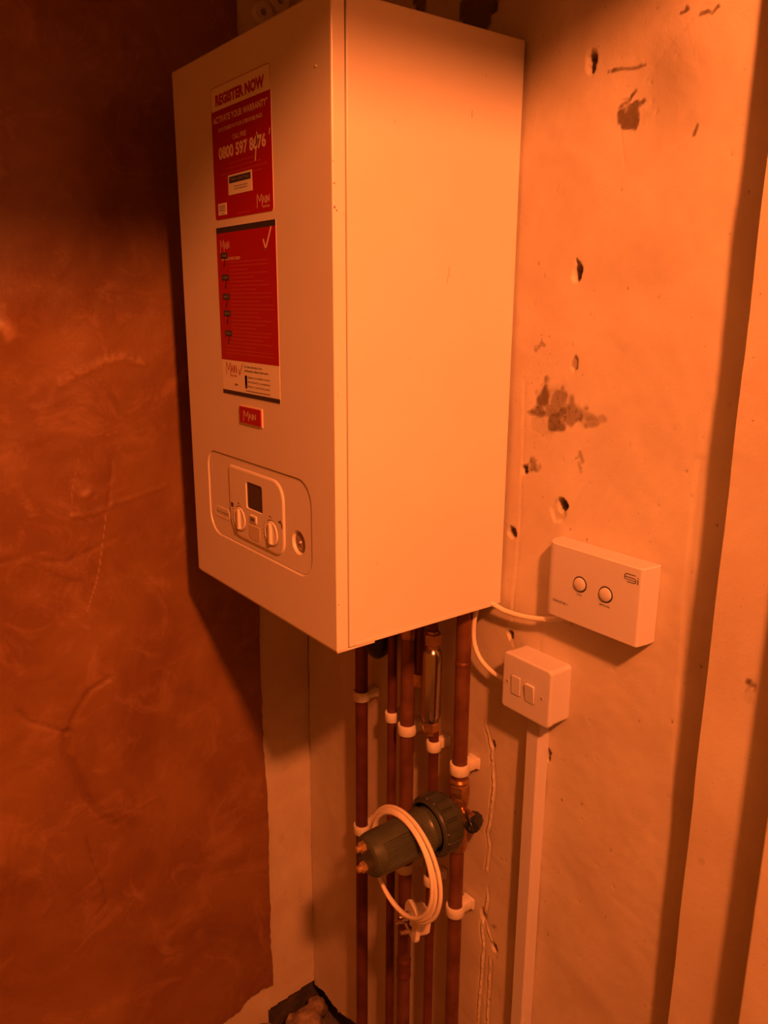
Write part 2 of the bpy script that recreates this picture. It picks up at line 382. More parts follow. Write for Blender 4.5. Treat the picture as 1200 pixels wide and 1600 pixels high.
us = np.arange(-.95, YP+.004, .0028); vs = np.arange(-1.14, 1.2, .0035)
co, q, U, V = grid_surface(us, vs, fback); stain = np.zeros_like(U); lite = np.zeros_like(U)
h = .0075*vnoise(U, V, .17, 301) + .0022*vnoise(U, V*.6, .06, 302) + .0007*vnoise(U, V, .02, 303)      # + = out of the wall
def groove(pts, wd, dep, st, seed=1, wob=.002):
    global h, stain, lite
    pp = [Lp(*p) for p in pts]; m = line(U, V, pp, wd, seed, wob); h -= dep*m
    if st > 0: stain = np.maximum(stain, st*m)
    else: lite = np.maximum(lite, -st*m)
groove([(30,1112),(45,1128),(75,1135),(105,1146)], .007, .003, .5); groove([(105,1146),(120,1110),(140,1080),(170,1060)], .008, .003, .35)
groove([(105,1146),(102,1180),(120,1210),(130,1240),(160,1275),(178,1285)], .012, .004, .45); groove([(133,1305),(145,1350),(160,1385),(165,1410),(150,1430)], .006, .002, .5)
groove([(170,1282),(210,1262),(245,1245)], .004, -.0015, -.4); groove([(28,1320),(25,1380),(18,1430)], .004, .001, .3); groove([(95,1380),(85,1390),(88,1340),(105,1335)], .004, -.001, -.3)
groove([(165,800),(153,900),(145,930),(136,960)], .0017, -.0004, -.8, 2, .0002); groove([(122,718),(112,770),(112,805)], .0016, -.0004, -.6, 3, .0002)
groove([(175,720),(172,760),(168,795)], .005, .0015, .2); groove([(95,600),(130,580),(165,565),(195,557),(225,568)], .011, -.0014, -.5, 4, .008)
groove([(110,808),(150,800),(175,788),(215,775),(260,758)], .006, -.0015, -.3, 5, .003); groove([(40,875),(80,870),(120,900),(60,880)], .012, -.002, -.25, 6, .004)
groove([(10,600),(80,690),(60,700)], .003, .0006, .2); groove([(0,880),(40,870),(100,880),(180,840)], .006, .0015, .2, 8, .003)
groove([(140,770),(132,775)], .008, -.002, -.4, 7, .002); groove([(20,970),(10,1010),(14,1040)], .005, .002, .4); groove([(240,1050),(275,1035),(300,1020)], .003, -.0008, -.4, 9, .001)
groove([(0,1475),(20,1300),(30,1260)], .006, .0015, .25); groove([(60,1450),(80,1410),(60,1370),(70,1310)], .010, -.002, -.25, 9, .005)
for k in range(26):
    cy, cz = rng.uniform(-.62, -.13), rng.uniform(-.95, .35); a = rng.uniform(-1.2, 1.2); l = rng.uniform(.02, .09)
    m = line(U, V, [(cy, cz), (cy+l*math.cos(a)*.5, cz+l*math.sin(a))], rng.uniform(.0012, .003), k, .0012); lite = np.maximum(lite, rng.uniform(.25, .55)*m); h += .0005*m
for u, v, a, b, an, k in ((60, 930, .10, .045, 15, .50), (230, 1000, .05, .03, 30, .3), (60, 440, .10, .05, 0, .28), (150, 540, .06, .02, 20, .25), (330, 1330, .05, .09, 0, .35), (60, 1130, .06, .03, 0, .35), (260, 1500, .08, .02, 40, .25), (190, 900, .05, .05, 0, .3)):
    q_ = Lp(u, v); lite = np.maximum(lite, k*blob(U, V, q_[0], q_[1], a, b, an, .6, int(u), .55)*1.7)
for u, v, a, b, an, k in ((260, 1150, .09, .07, 0, .5), (60, 800, .08, .05, 0, .35), (120, 1480, .09, .06, 20, .45), (300, 1080, .06, .06, 0, .4), (130, 640, .07, .03, 0, .3)):
    q_ = Lp(u, v); stain = np.maximum(stain, k*blob(U, V, q_[0], q_[1], a, b, an, .6, int(u)+1, .55)*1.3)
cy, cz = Lp(8, 515); h += .016*np.exp(-(((U-cy)/.035)**2 + ((V-cz)/.035)**2)); lite = np.maximum(lite, .65*blob(U, V, cy, cz, .022, .03, 0, .8, 9, .8))  # lump in the plaster, its glossy highlight painted pale into lite
# plaster rolls over to the wall at its edge
ed = YP + .0035*vnoise(U, V, .09, 310) + .0012*vnoise(U, V, .012, 311)
t = np.clip((ed-U)/.004, 0, 1); h = np.maximum(h, -.0042)*t; x = XL + (XP-XL+.004)*np.sqrt(t) - .004*t + h*.8 - .0006
br = [Lp(u, v) for u, v in ((415,1545),(405,1550),(392,1557),(385,1566),(374,1580),(352,1598),(340,1612),(200,1700))]; br = sorted(br)
bz = np.interp(U, [p[0] for p in br], [p[1] for p in br]) + .006*vnoise(U, V, .018, 312)
keep = ((V > bz) & (U < ed+.001))[q].all(1)
co = np.stack([x, U, V], -1).reshape(-1, 3)
me = make_mesh('plaster_coat', co, q, M['plaster'], dict(stain=stain, lite=lite), keep=keep)
o = bpy.data.objects.new('plaster_coat', me); COL.objects.link(o); o.parent = wall_left; o['label'] = 'brown unpainted plaster coat, scratched and lumpy'

# --- right-hand pier, its chipped edge, and the casing beyond it
us = np.concatenate([np.arange(.0, .0361, .003), np.arange(.0361, .145, .003)]); vs = np.arange(-1.14, 1.2, .004)
co, q, U, V = grid_surface(us, vs, fback); XR = .717
chip = .0007*vnoise(U*0, V, .09, 401) + .0006*np.maximum(vnoise(U*0, V, .015, 402)-.35, 0)
X = np.where(U < .035, XR + chip, XR + (U-.035) + chip*np.clip(1-(U-.035)/.01, 0, 1)); Y = np.where(U < .035, -U + .004, -.035 + .0016*vnoise(U, V, .09, 403))
stain = .8*blob(X, V, P(1172,1070,1,-.035).x, P(1172,1070,1,-.035).z, .006, .008, 0, .6, 404, 1.5); 
for u, v, a, b, s in ((1170,1090,.006,.02,.4),(1097,1345,.006,.008,.35),(1130,1225,.02,.02,.12)): pz = P(u, v, 1, -.035); stain = np.maximum(stain, s*blob(X, V, pz.x, pz.z, a, b, 0, .6, int(v), 1.2))
for k in range(20):
    cx, cz = rng.uniform(.72, .80), rng.uniform(-.5, .6); stain = np.maximum(stain, .5*np.clip(1.5-np.hypot(X-cx, V-cz)/.0013, 0, 1))
co = np.stack([X, Y, V], -1).reshape(-1, 3)
tag(link('wall_right', make_mesh('wall_right', co, q, M['paint'], dict(stain=stain, lite=stain*0))), 'cream painted pier standing proud of the back wall at the right', kind='structure')
bm = bmesh.new(); box(bm, (1.72, -.030, .03), (1.812, .086, 2.33), .002, 2); tag(obj('trim_1', bm, M['paint']), 'plain upright casing at the right edge', kind='structure')
# --- unseen door head added to cut off the lamp light above, ceiling, floor
bm = bmesh.new(); box(bm, (.99, -.85, 1.037), (.08, 1.7, .330), .003, 2); tag(obj('trim_occluder', bm, M['ceiling']), 'unseen door head added above the picture to block lamp light', kind='structure')
bm = bmesh.new(); box(bm, (1.2, -.80, 1.24), (2.9, 1.9, .08)); tag(obj('ceiling', bm, M['ceiling']), 'dim ceiling above the boiler', kind='structure')
bm = bmesh.new(); box(bm, (1.2, -.80, -1.17), (2.9, 1.9, .06)); tag(obj('floor', bm, M['floor']), 'dusty floor with broken plaster at its edge', kind='structure')

# --- rubble in the broken corner
def stone(cx, cy, cz, r, sq, seed, label):
    bm = bmesh.new(); bmesh.ops.create_icosphere(bm, subdivisions=3, radius=1)
    for v in bm.verts:
        n = noise.noise(v.co*1.3 + Vector((seed*7.1, 0, 0)))*.35 + noise.noise(v.co*3.7 + Vector((seed*3.3, 2, 0)))*.14
        c = v.co*(1+n); v.co = Vector((max(min(c.x, .82), -.82)*r*sq[0] + cx, max(min(c.y, .82), -.82)*r*sq[1] + cy, max(min(c.z, .78), -.78)*r*sq[2] + cz))
    return tag(obj('rubble_stone', bm, M['rubble'], smooth=.6), label, 'stone', 'lumps of broken masonry in the wall corner')
stone(-.080, -.055, -1.105, .046, (1, 1, 1), 1, 'largest brown lump of rubble in the middle of the broken corner')
stone(-.103, -.150, -1.100, .044, (.8, 1.1, .9), 2, 'pale rounded lump of rubble below the painted strip')
stone(-.020, -.085, -1.120, .030, (1, 1, .8), 3, 'small lump of rubble at the right of the broken corner')
stone(-.100, -.012, -1.088, .026, (.9, .8, 1), 4, 'dark lump of rubble wedged deep under the wall corner')
stone(.028, -.020, -1.118, .034, (1.2, .8, .8), 5, 'flat lump of rubble under the plaster edge beside the leftmost pipe')
stone(-.062, -.112, -1.132, .022, (.8, .8, .8), 6, 'tiny pale chip of rubble in front of the other lumps')

# ================================================================= BOILER
W, D, H = .389, .275, .700
boiler = empty('boiler', (W/2, -D/2, 0), 'white wall-hung combination boiler with two red stickers and a control panel', 'boiler')
FY = -D
bm = bmesh.new(); box(bm, (W/2, -.130, H/2), (W-.0016, .253, H-.002), .0018, 2); box(bm, (W-.002, -.13, .0035), (.004, .235, .004))
obj('side_casing', bm, M['enamel'], boiler)
cp = (.0545, .3360, .0755, .1960)
out = rrect(*cp, (.030, .0285, .0285, .022), 8)
def holed(bm, outer, holes, y):
    """flat face at y with openings; returns the vertex rings"""
    rings = []; es = []
    for o in [outer] + holes:
        vs = [bm.verts.new((x, y, z)) for x, z in o]; rings.append(vs)
        es += [bm.edges.new((vs[k-1], vs[k])) for k in range(len(vs))]
    bmesh.ops.triangle_fill(bm, use_beauty=True, use_dissolve=False, edges=es); return rings
def wall_ring(bm, ring, loops):
    """continue a ring of vertices through further (outline, y) loops"""
    n = len(ring); A = ring
    for o, y in loops:
        Bq = [bm.verts.new((x, y, z)) for x, z in o]
        for k in range(n): bm.faces.new((A[k], A[(k+1) % n], Bq[(k+1) % n], Bq[k]))
        A = Bq
    return A
def circ(cx, cz, r, n=40): return [(cx+r*math.cos(2*math.pi*k/n), cz+r*math.sin(2*math.pi*k/n)) for k in range(n)]
bm = bmesh.new()   # front door: pan with 16 mm returns, stops short of the casing by a hairline joint; dished for the controls
pan = rrect(0, W, 0, H, .0015, 2)
rg = holed(bm, inset(pan, .0018), [inset(out, -.0016)], FY)
wall_ring(bm, rg[0], [(inset(pan, .0006), FY+.0005), (pan, FY+.0018), (pan, -.2592)])
wall_ring(bm, rg[1], [(inset(out, -.0004), FY+.0008), (inset(out, .0004), FY+.0034), (inset(out, .0016), FY+.0042)])
front = obj('front_panel', bm, M['enamel'], boiler)
bm = bmesh.new(); box(bm, (W/2+.001, -.246, -.0008), (W-.004, .055, .0022), .0006, 1); obj('bottom_lip', bm, M['enamel'], boiler)
bm = bmesh.new(); lathe(bm, [(.020, .003), (.0255, .006), (.0255, .120), (.0235, .140), (.0170, .156), (.0080, .164), (.0050, .165)], (.1395, -.030, 0), (0, 0, -1), 28)
obj('condensate_trap', bm, M['blk'], boiler, smooth=.6)['label'] = 'black plastic trap under the casing'
# chips in the paint on the corner edge
bm = bmesh.new()
for z, y, r in ((.497, -.2725, .0016), (.520, -.2727, .0011), (.494, -.2700, .0013), (.541, -.2735, .0007), (.060, -.2722, .0009)):
    lathe(bm, [(r, 0), (r*.8, .0003)], (W, y, z), (1, 0, 0), 8)
obj('paint_chip', bm, M['grey'], boiler)['label'] = 'worn chips on the front corner edge'; bpy.data.objects['paint_chip']['kind'] = 'stuff'
bm = bmesh.new(); lathe(bm, [(.0012, 0), (.0007, .0012)], (.361, FY, .634), (0, -1, 0), 10); obj('front_pip', bm, M['enamel'], boiler)

bm = bmesh.new()
for u, v, l in ((702, 425, .013), (699, 438, .008), (617, 190, .003), (537, 335, .006), (738, 178, .008), (760, 118, .003), (531, 965, .004), (640, 560, .003), (590, 880, .005), (772, 895, .0012), (528, 618, .006)):
    p = P(u, v, 0, W)
    box(bm, (W+.00005, p.y, p.z), (.0002, .0006, l), 0, 1, None)
o = obj('scuff', bm, M['scuff'], boiler); o['kind'] = 'stuff'; o['label'] = 'small scuffs on the side casing'
# ---- registration sticker
st = obj_st = None
def film(name, outline, m, y, parent=boiler, th=.0003, label=None):
    bm = bmesh.new(); flat(bm, outline, y, th); o = obj(name, bm, m, parent)
    if label: o['label'] = label
    return o
x0, x1, za, zb = .1166, .2672, .5035, .6570; y1 = FY-.0003
s1 = film('registration_sticker', rrect(x0, x1, za, zb, .005), M['sheet'], FY, label='upper sticker, red below a white heading reading REGISTER NOW')
def child(name, parent, bm, m, label=None):   # part or sub-part with its own look
    o = obj(name, bm, m, parent)
    if name.endswith('print') or name == 'panel_marks': o['kind'] = 'stuff'
    if label: o['label'] = label
    return o
bm = bmesh.new()
o = rrect(x0, x1, za, zb, .005); n = len(o); i = inset(o, .0008)
loft_y(bm, [(o, y1-.0001), (i, y1-.0001)], False, False); child('sticker_outline', s1, bm, M['redink'])
bm = bmesh.new(); flat(bm, rrect(x0, x1, za, .6300, (.005, .005, .0002, .0002)), y1, .0002); child('red_field', s1, bm, M['red'])
y2 = y1-.0002
bm = bmesh.new(); text(bm, 'REGISTER NOW', .1290, .2535, .6348, .6478, y1, .06); child('heading', s1, bm, M['redink'], 'red heading REGISTER NOW')
bm = bmesh.new()
text(bm, 'ACTIVATE YOUR WARRANTY*', .1215, .2610, .6155, .6235, y2, .028); text(bm, 'AS OUTLINED IN YOUR LITERATURE PACK', .1345, .2475, .6050, .6095, y2, .022)
child('lettering', s1, bm, M['pale'], 'pale line about activating the warranty'); bm = bmesh.new(); text(bm, 'CALL FREE', .1720, .2070, .5920, .5975, y2, .01); child('lettering', s1, bm, M['pale']); bm = bmesh.new(); text(bm, '0800 597 8676', .1330, .2540, .5730, .5880, y2, .038)
child('lettering', s1, bm, M['pale'], 'pale telephone number 0800 597 8676'); bm = bmesh.new(); main_logo(bm, .2280, .2590, .5095, .5245, y2, .0011); child('logo', s1, bm, M['pale'], 'pale logo'); bm = bmesh.new(); text(bm, 'HEATING', .2420, .2585, .5085, .5108, y2, .008)
child('lettering', s1, bm, M['pale'])
bm = bmesh.new()
for k, (a, b) in enumerate(((.160, .225), (.152, .240), (.135, .258), (.148, .240))): greek(bm, a, b, .5655-k*.0052, .0016, y2, k, .03)
greek(bm, .176, .208, .5068, .0012, y2, 9, 0); child('small_print', s1, bm, M['redlite'])
bm = bmesh.new(); rect(bm, .1560, .2180, .5300, .5530, y2, .0003); child('label_patch', s1, bm, M['sheet'], 'wider white label patch'); bm = bmesh.new(); rect(bm, .1255, .1485, .5085, .5225, y2, .0003); child('label_patch', s1, bm, M['sheet'], 'small white label patch with a bar code')
bm = bmesh.new(); rect(bm, .1590, .2150, .5435, .5508, y2-.0003, .00015); child('dark_band', s1, bm, M['dark'])
bm = bmesh.new(); greek(bm, .172, .208, .5382, .0014, y2-.0003, 3, .05); greek(bm, .172, .206, .5352, .0014, y2-.0003, 4, .05)
for k in range(13): rect(bm, .1280+k*.0014, .1280+k*.0014+(.0006, .0010)[k % 2], .5125, .5205, y2-.0003, .00012)
greek(bm, .132, .143, .5097, .0012, y2-.0003, 5, 0); text(bm, 'MAIN HEATING', .163, .211, .5455, .5490, y2-.00045, .005); child('patch_print', s1, bm, M['grey'])
bm = bmesh.new(); stroke(bm, [(.2335, .5905), (.2310, .5780), (.2278, .5620)], .0024, y2-.0001); stroke(bm, [(.2345, .5880), (.2310, .5800)], .0038, y2-.0001); stroke(bm, [(.2625, .5850), (.2635, .5905)], .0018, y2-.0001)
child('scratch', s1, bm, M['sheet'], 'scratch across the telephone number')['kind'] = 'stuff'

# ---- service sticker
x0, x1 = .1160, .2706
s2 = film('service_sticker', rrect(x0, x1, .2815, .4940, .0004, 2), M['sheet'], FY, label='lower sticker, red list of check boxes above a white foot')
bm = bmesh.new(); rect(bm, x0, x1, .3278, .4870, y1, .0002); child('red_field', s2, bm, M['red'])
bm = bmesh.new(); rect(bm, x0, x1, .4870, .4940, y1, .0002); child('dark_border', s2, bm, M['dark']); bm = bmesh.new(); rect(bm, x0, x1, .2825, .2880, y1, .0002); child('dark_border', s2, bm, M['dark'])
bm = bmesh.new(); main_logo(bm, .1255, .1520, .4630, .4790, y2, .0009); stroke(bm, [(.2410, .4730), (.2460, .4625), (.2600, .4860)], .0028, y2)
text(bm, 'SERVICE RECORD', .1275, .1800, .4535, .4570, y2, .01); child('lettering', s2, bm, M['pale'], 'pale logo and tick')
bm = bmesh.new()
rows = [.4500,.4455,.4405,.4360,.4310,.4262,.4212,.4165,.4118,.4070,.4020,.3975,.3925,.3880,.3832,.3785,.3735,.3690,.3640,.3595,.3548,.3500,.3455,.3405,.3362]
for k, z in enumerate(rows): greek(bm, .150 if k < 21 else .131, .262, z, .0013, y2, 20+k, .6 if k % 3 else .12)
child('small_print', s2, bm, M['redlite'])
badges = ((.4405, '1 YEAR'), (.4105, 'YEAR'), (.3845, '3RD'), (.3628, '4TH'), (.3410, 'CHECK'))
bz = [P(u, v, 1, FY) for u, v in ((351, 400), (353, 434), (354.5, 464), (356, 490), (358, 521))]
bm2 = bmesh.new()
for p, (_, s) in zip(bz, badges):
    bm = bmesh.new(); flat(bm, rrect(p.x-.0105, p.x+.0095, p.z-.0036, p.z+.0040, .0016, 3), y2, .00015); stroke(bm, [(p.x+.0015, p.z-.003), (p.x+.0005, p.z-.0085), (p.x-.0015, p.z-.0130)], .0020, y2); stroke(bm, [(p.x-.0030, p.z-.0095), (p.x-.0012, p.z-.0130)], .0012, y2)
    text(bm2, s, p.x-.0078, p.x+.0070, p.z-.0014, p.z+.0018, y2-.00015, .01); child('tick_badge', s2, bm, M['dark'])
child('badge_print', s2, bm2, M['grey'])
bm = bmesh.new(); main_logo(bm, .1275, .1590, .3075, .3245, y1, .0013); text(bm, 'HEATING', .1400, .1590, .3065, .3090, y1, .01); stroke(bm, [(.1640, .3165), (.1665, .3105), (.1755, .3245)], .0016, y1)
child('red_logo', s2, bm, M['redink'], 'red logo and tick on the white foot')
bm = bmesh.new(); text(bm, 'For the warranty to be', .1800, .2265, .3195, .3230, y1, .02); text(bm, 'maintained, please make sure...', .1800, .2450, .3145, .3180, y1, .02)
for k, s in enumerate(('Appliance is installed correctly', 'Benchmark is completed', 'Boiler is serviced yearly')): rect(bm, .1806, .1862, .2985-k*-.0, .3105, y1, .00012); text(bm, s, .1885, .2465, .3068-k*.0058, .3100-k*.0058, y1, .004)
rect(bm, .1806, .1862, .2940, .3105, y1, .00012); greek(bm, .182, .246, .2905, .0010, y1, 60, .02); text(bm, '.com', .1500, .1600, .2952, .2980, y1, .02)
child('black_print', s2, bm, M['dark'])

# ---- badge
film('badge_rim', rrect(.1640, .2245, .2475, .2712, .0008, 3), M['pale'], FY, boiler, .0012)
bm = bmesh.new(); flat(bm, rrect(.1658, .2225, .2490, .2698, .0008, 3), FY-.0008, .0016); bd = child('name_badge', boiler, bm, M['red'], 'small raised red badge')
bm = bmesh.new(); main_logo(bm, .1760, .2110, .2518, .2655, FY-.0024, .0014); child('lettering', bd, bm, M['pale'])

# ---- control panel
FD = FY + .0016                                    # its field lies a little below the door face
G0 = (.3030, .1150)
bm = bmesh.new(); rg = holed(bm, inset(out, .0012), [circ(*G0, .0158)], FD)
wall_ring(bm, rg[0], [(inset(out, .0007), FD+.0005), (inset(out, .0007), FD+.0028)])
wall_ring(bm, rg[1], [(circ(*G0, .0150), FD+.0006), (circ(*G0, .0132), FD+.0040)])
panel = obj('control_panel', bm, M['plastic'], boiler)
py = FD
inn = rrect(.1215, .2700, .0865, .1838, (.028, .022, .024, .006), 8)
K1, K2 = (.1508, .1128), (.2392, .1124); dd = rrect(.1715, .2170, .1325, .1700, .004, 5); qy = FD-.0024
bm = bmesh.new(); rg = holed(bm, inset(inn, .0022), [circ(*K1, .0186), circ(*K2, .0186), dd], qy)
wall_ring(bm, rg[0], [(inset(inn, .0006), qy+.0004), (inset(inn, -.0006), qy+.0014), (inset(inn, -.0014), qy+.0026)])
for k, q in ((1, K1), (2, K2)): wall_ring(bm, rg[k], [(circ(*q, .0182), qy+.0006), (circ(*q, .0180), qy+.0040)])
wall_ring(bm, rg[3], [(inset(dd, .0010), qy+.0016), (inset(dd, .0012), qy+.0022)])
child('knob_plate', panel, bm, M['plastic'])
bm = bmesh.new(); loft_y(bm, [(inset(dd, .0009), qy+.0020), (inset(dd, .0009), qy+.0016)]); child('display', panel, bm, M['screen'], 'dark display window, switched off')
def knob(cx, cz):
    bm = bmesh.new(); lathe(bm, [(.0181, -.0040), (.0181, -.0034)], (cx, qy, cz), (0, -1, 0), 48); child('knob_well', panel, bm, M['blk'], 'dark gap round the knob')
    bm = bmesh.new(); lathe(bm, [(.0166, -.0034), (.0166, .0004), (.0158, .0014), (.0146, .0017), (.0132, .0008), (.0120, .0006)], (cx, qy, cz), (0, -1, 0), 48)
    box(bm, (cx, qy-.0022, cz), (.0062, .0046, .0285), .0016, 3, None); child('knob', panel, bm, M['plastic'])
knob(*K1); knob(*K2)
bm = bmesh.new(); lathe(bm, [(.0132, -.0040), (.0132, -.0034)], (G0[0], py, G0[1]), (0, -1, 0), 40); child('pressure_gauge', panel, bm, mat('gauge_face', (.30,.24,.21), .12, spec=.8), 'round pressure gauge')
bm = bmesh.new(); stroke(bm, [(.2980, .1215), (.3035, .1150), (.3060, .1095)], .0012, py+.0032); stroke(bm, [(.2985, .1075), (.3020, .1060), (.3060, .1070)], .0012, py+.0032); lathe(bm, [(.0018, 0), (.0014, .002)], (.3030, py+.0034, .1150), (0, -1, 0), 12); child('gauge_needle', panel, bm, M['pale'])
bm = bmesh.new(); o = rrect(.1830, .2005, .1160, .1260, .002, 4); loft_y(bm, [(inset(o, -.001), qy+.0002), (o, qy-.0014), (inset(o, .001), qy-.0016)]); child('reset_button', panel, bm, M['plastic'])
bm = bmesh.new(); flat(bm, rrect(.1850, .1975, .1178, .1242, .001, 3), qy-.0016, .0002); child('button_print', panel, bm, M['grey'])
bm = bmesh.new(); o = rrect(.1780, .2080, .0925, .1115, (.006, .006, .0015, .0015), 5); loft_y(bm, [(inset(o, -.001), qy+.0002), (o, qy-.0006)]); child('service_cover', panel, bm, mat('beige_plastic', (.60,.52,.42), .5))
bm = bmesh.new()
for cx, cz in ((.1290, .1290), (.2635, .1300)):
    if cx < .2: 
        for k in range(3): rect(bm, cx-.003+k*.0024, cx-.0014+k*.0024, cz-.003, cz+.003, qy+.0003, .0006)
    else: stroke(bm, [(cx-.004, cz+.002), (cx, cz+.003), (cx+.003, cz), (cx+.004, cz-.004)], .0024, qy); rect(bm, cx-.001, cx+.001, cz+.002, cz+.005, qy, .0002)
for cx in (.148, .236): stroke(bm, [(cx-.001, .1345), (cx+.002, .1345)], .0014, qy); stroke(bm, [(cx+.004, .1335), (cx+.0055, .1335)], .0010, qy)
for cx, r0 in ((.1500, .0205), (.2392, .0205)):
    for a in range(150, 250, 14): stroke(bm, [(cx+r0*math.cos(math.radians(a)), .1125+r0*math.sin(math.radians(a))), (cx+(r0+.0012)*math.cos(math.radians(a)), .1125+(r0+.0012)*math.sin(math.radians(a)))], .0010, qy)
text(bm, 'reset', .1855, .1970, .1195, .1225, qy-.0019, .01); child('panel_marks', panel, bm, M['dark'])
bm = bmesh.new(); o = rrect(.0700, .1150, .1020, .1160, .006, 5); loft_y(bm, [(inset(o, -.0008), py+.0002), (o, py-.0008), (inset(o, .001), py-.0004)]); ob = child('model_badge', panel, bm, M['plastic'])
bm = bmesh.new(); text(bm, 'Eco Compact', .0740, .1120, .1060, .1125, py-.0004, .02); child('model_lettering', panel, bm, M['grey'])

# ================================================================= PIPES AND CLIPS
def pipe(x, y, r, z0, z1, m, label, mod=None):
    bm = bmesh.new(); n = 22; k = int((z1-z0)/.02); prof = [(r, z0+(z1-z0)*i/k) for i in range(k+1)]
    lathe(bm, prof, (x, y, 0), (0, 0, 1), 28); return tag(obj('copper_pipe', bm, m, smooth=.7), label, 'pipe', 'copper pipes below the boiler')
PD = -.032
p1 = pipe(.0955, PD, .0108, -1.138, -.0025, M['copper'], 'leftmost dark copper pipe below the boiler')
p2 = pipe(.1790, -.030, .0075, -1.138, -.0025, M['copper'], 'thin copper pipe, second from left, just left of the hanging plug')
e3 = empty('copper_pipe', (.2215, PD, -1.138), 'thick copper pipe, third from left, passing behind the hanging plug', 'pipe', 'copper pipes below the boiler')
bm = bmesh.new(); lathe(bm, [(.0112, -1.138+.02*i) for i in range(57)]+[(.0112, -.0025)], (.2215, PD, 0), (0, 0, 1), 28); obj('tube', bm, M['copper2'], e3, smooth=.7)
bm = bmesh.new(); zc = P(632, 1512, 1, PD).z; lathe(bm, [(.0114, -.020), (.0126, -.018), (.0126, -.012), (.0120, -.010), (.0120, .010), (.0126, .012), (.0126, .018), (.0114, .020)], (.2215, PD, zc), (0, 0, 1), 28); obj('coupling', bm, M['copper'], e3, smooth=.7)
bm = bmesh.new(); lathe(bm, [(.0114, 0), (.0130, -.004), (.0130, -.075), (.0122, -.082), (.0114, -.083)], (.2215, PD, -.018), (0, 0, 1), 28); obj('tail_sleeve', bm, M['brass'], e3, smooth=.5)
# 4: pipe with the shiny inline scale inhibitor
p4x = .2850
p4 = pipe(p4x, -.030, .0075, -1.138, -.2300, M['copper'], 'thin copper pipe, fourth from left, below the shiny steel cylinder')
inh = empty('scale_inhibitor', (p4x-.006, -.034, -.14), 'shiny steel inline cylinder with brass end nuts under the boiler', 'fitting')
ix, iy = p4x-.0045, -.033
def hexm(bm, r, h0, h1, origin, axis=(0, 0, 1)):
    e = .0012; lathe(bm, [(r*.92, h0), (r, h0+e), (r, h1-e), (r*.92, h1)], origin, axis, 6)
bm = bmesh.new(); lathe(bm, [(.0075, -.094), (.0135, -.100), (.0152, -.106), (.0152, -.204), (.0135, -.212), (.0120, -.216)], (ix, iy, 0), (0, 0, 1), 40); obj('cylinder_body', bm, M['steel'], inh, smooth=.6)
bm = bmesh.new(); hexm(bm, .0140, -.090, -.072, (ix, iy, 0)); lathe(bm, [(.0095, -.096), (.0095, -.068)], (ix, iy, 0), (0, 0, 1), 20); obj('top_nut', bm, M['brass'], inh, smooth=.5)
bm = bmesh.new(); hexm(bm, .0142, -.232, -.217, (ix, iy, 0)); lathe(bm, [(.0100, -.238), (.0100, -.215)], (ix, iy, 0), (0, 0, 1), 20); obj('bottom_nut', bm, M['brass'], inh, smooth=.5)
bm = bmesh.new(); lathe(bm, [(.0075, -.070), (.0075, -.0025)], (ix, iy, 0), (0, 0, 1), 20); obj('tail', bm, M['copper'], inh, smooth=.6)
# short tail with a compression end between the third pipe and the inhibitor
sp = empty('capped_pipe', (.2330, -.020, -.17), 'short capped pipe stub under the boiler, behind the shiny cylinder', 'pipe')
bm = bmesh.new(); lathe(bm, [(.0072, -.165), (.0072, -.0025)], (.2320, -.018, 0), (0, 0, 1), 20); obj('tube', bm, M['copper'], sp, smooth=.6)
bm = bmesh.new(); hexm(bm, .0105, -.182, -.160, (.2320, -.018, 0)); obj('end_nut', bm, M['brass'], sp, smooth=.5)
# 5: right pipe, upper and lower lengths, joined at the filter valve
p5x, p5y = .3470, -.032
e5 = pipe(p5x, p5y, .0110, -.287, -.0025, M['copper2'], 'rightmost copper pipe, length between the boiler and the black filter')
e5b = pipe(p5x, p5y, .0108, -1.138, -.402, M['copper2'], 'rightmost copper pipe, length below the black filter')
bm = bmesh.new(); zc = P(723, 1036, 1, p5y).z; lathe(bm, [(.0110, -.004), (.0117, -.003), (.0117, .003), (.0110, .004)], (p5x, p5y, zc), (0, 0, 1), 28)
o = obj('solder_ring', bm, M['copper2'], None, smooth=.7); o.parent = e5

def clip(x, y, z, r, label, h=.017):
    e = empty('pipe_clip', (x, -.001, z), label, 'pipe clip', 'white plastic pipe clips')
    a0, n = math.radians(128), 26; R1, R0 = r+.0042, r+.0004
    bm = bmesh.new(); rings = []
    for zz, bev in ((-h/2, .0008), (-h/2+.0012, 0), (h/2-.0012, 0), (h/2, .0008)):
        ring = []
        for k in range(n+1):
            a = a0 + (2*math.pi - 2*(a0-math.pi/2))*k/n
            ring.append((bm.verts.new((x+(R1-bev)*math.cos(a), y+(R1-bev)*math.sin(a), z+zz)), bm.verts.new((x+(R0+bev*.5)*math.cos(a), y+(R0+bev*.5)*math.sin(a), z+zz))))
        rings.append(ring)
    for A, Bq in zip(rings, rings[1:]):
        for k in range(n):
            bm.faces.new((A[k][0], A[k+1][0], Bq[k+1][0], Bq[k][0])); bm.faces.new((A[k][1], Bq[k][1], Bq[k+1][1], A[k+1][1]))
        for k in (0, n): bm.faces.new((A[k][0], Bq[k][0], Bq[k][1], A[k][1]))
    for ring in (rings[0], rings[-1]):
        for k in range(n): bm.faces.new((ring[k][0], ring[k+1][0], ring[k+1][1], ring[k][1]))
    obj('clip_band', bm, M['clip'], e, smooth=.7)
    bm = bmesh.new(); yb = y + R0*.62; box(bm, (x, yb/2+.0005, z), (r*1.55, abs(yb)-.001, h*.95), .0012, 2); box(bm, (x, -.0030, z), (r*2.1, .0056, h*1.0), .0014, 2); obj('clip_base', bm, M['clip'], e, smooth=.6)
    return e
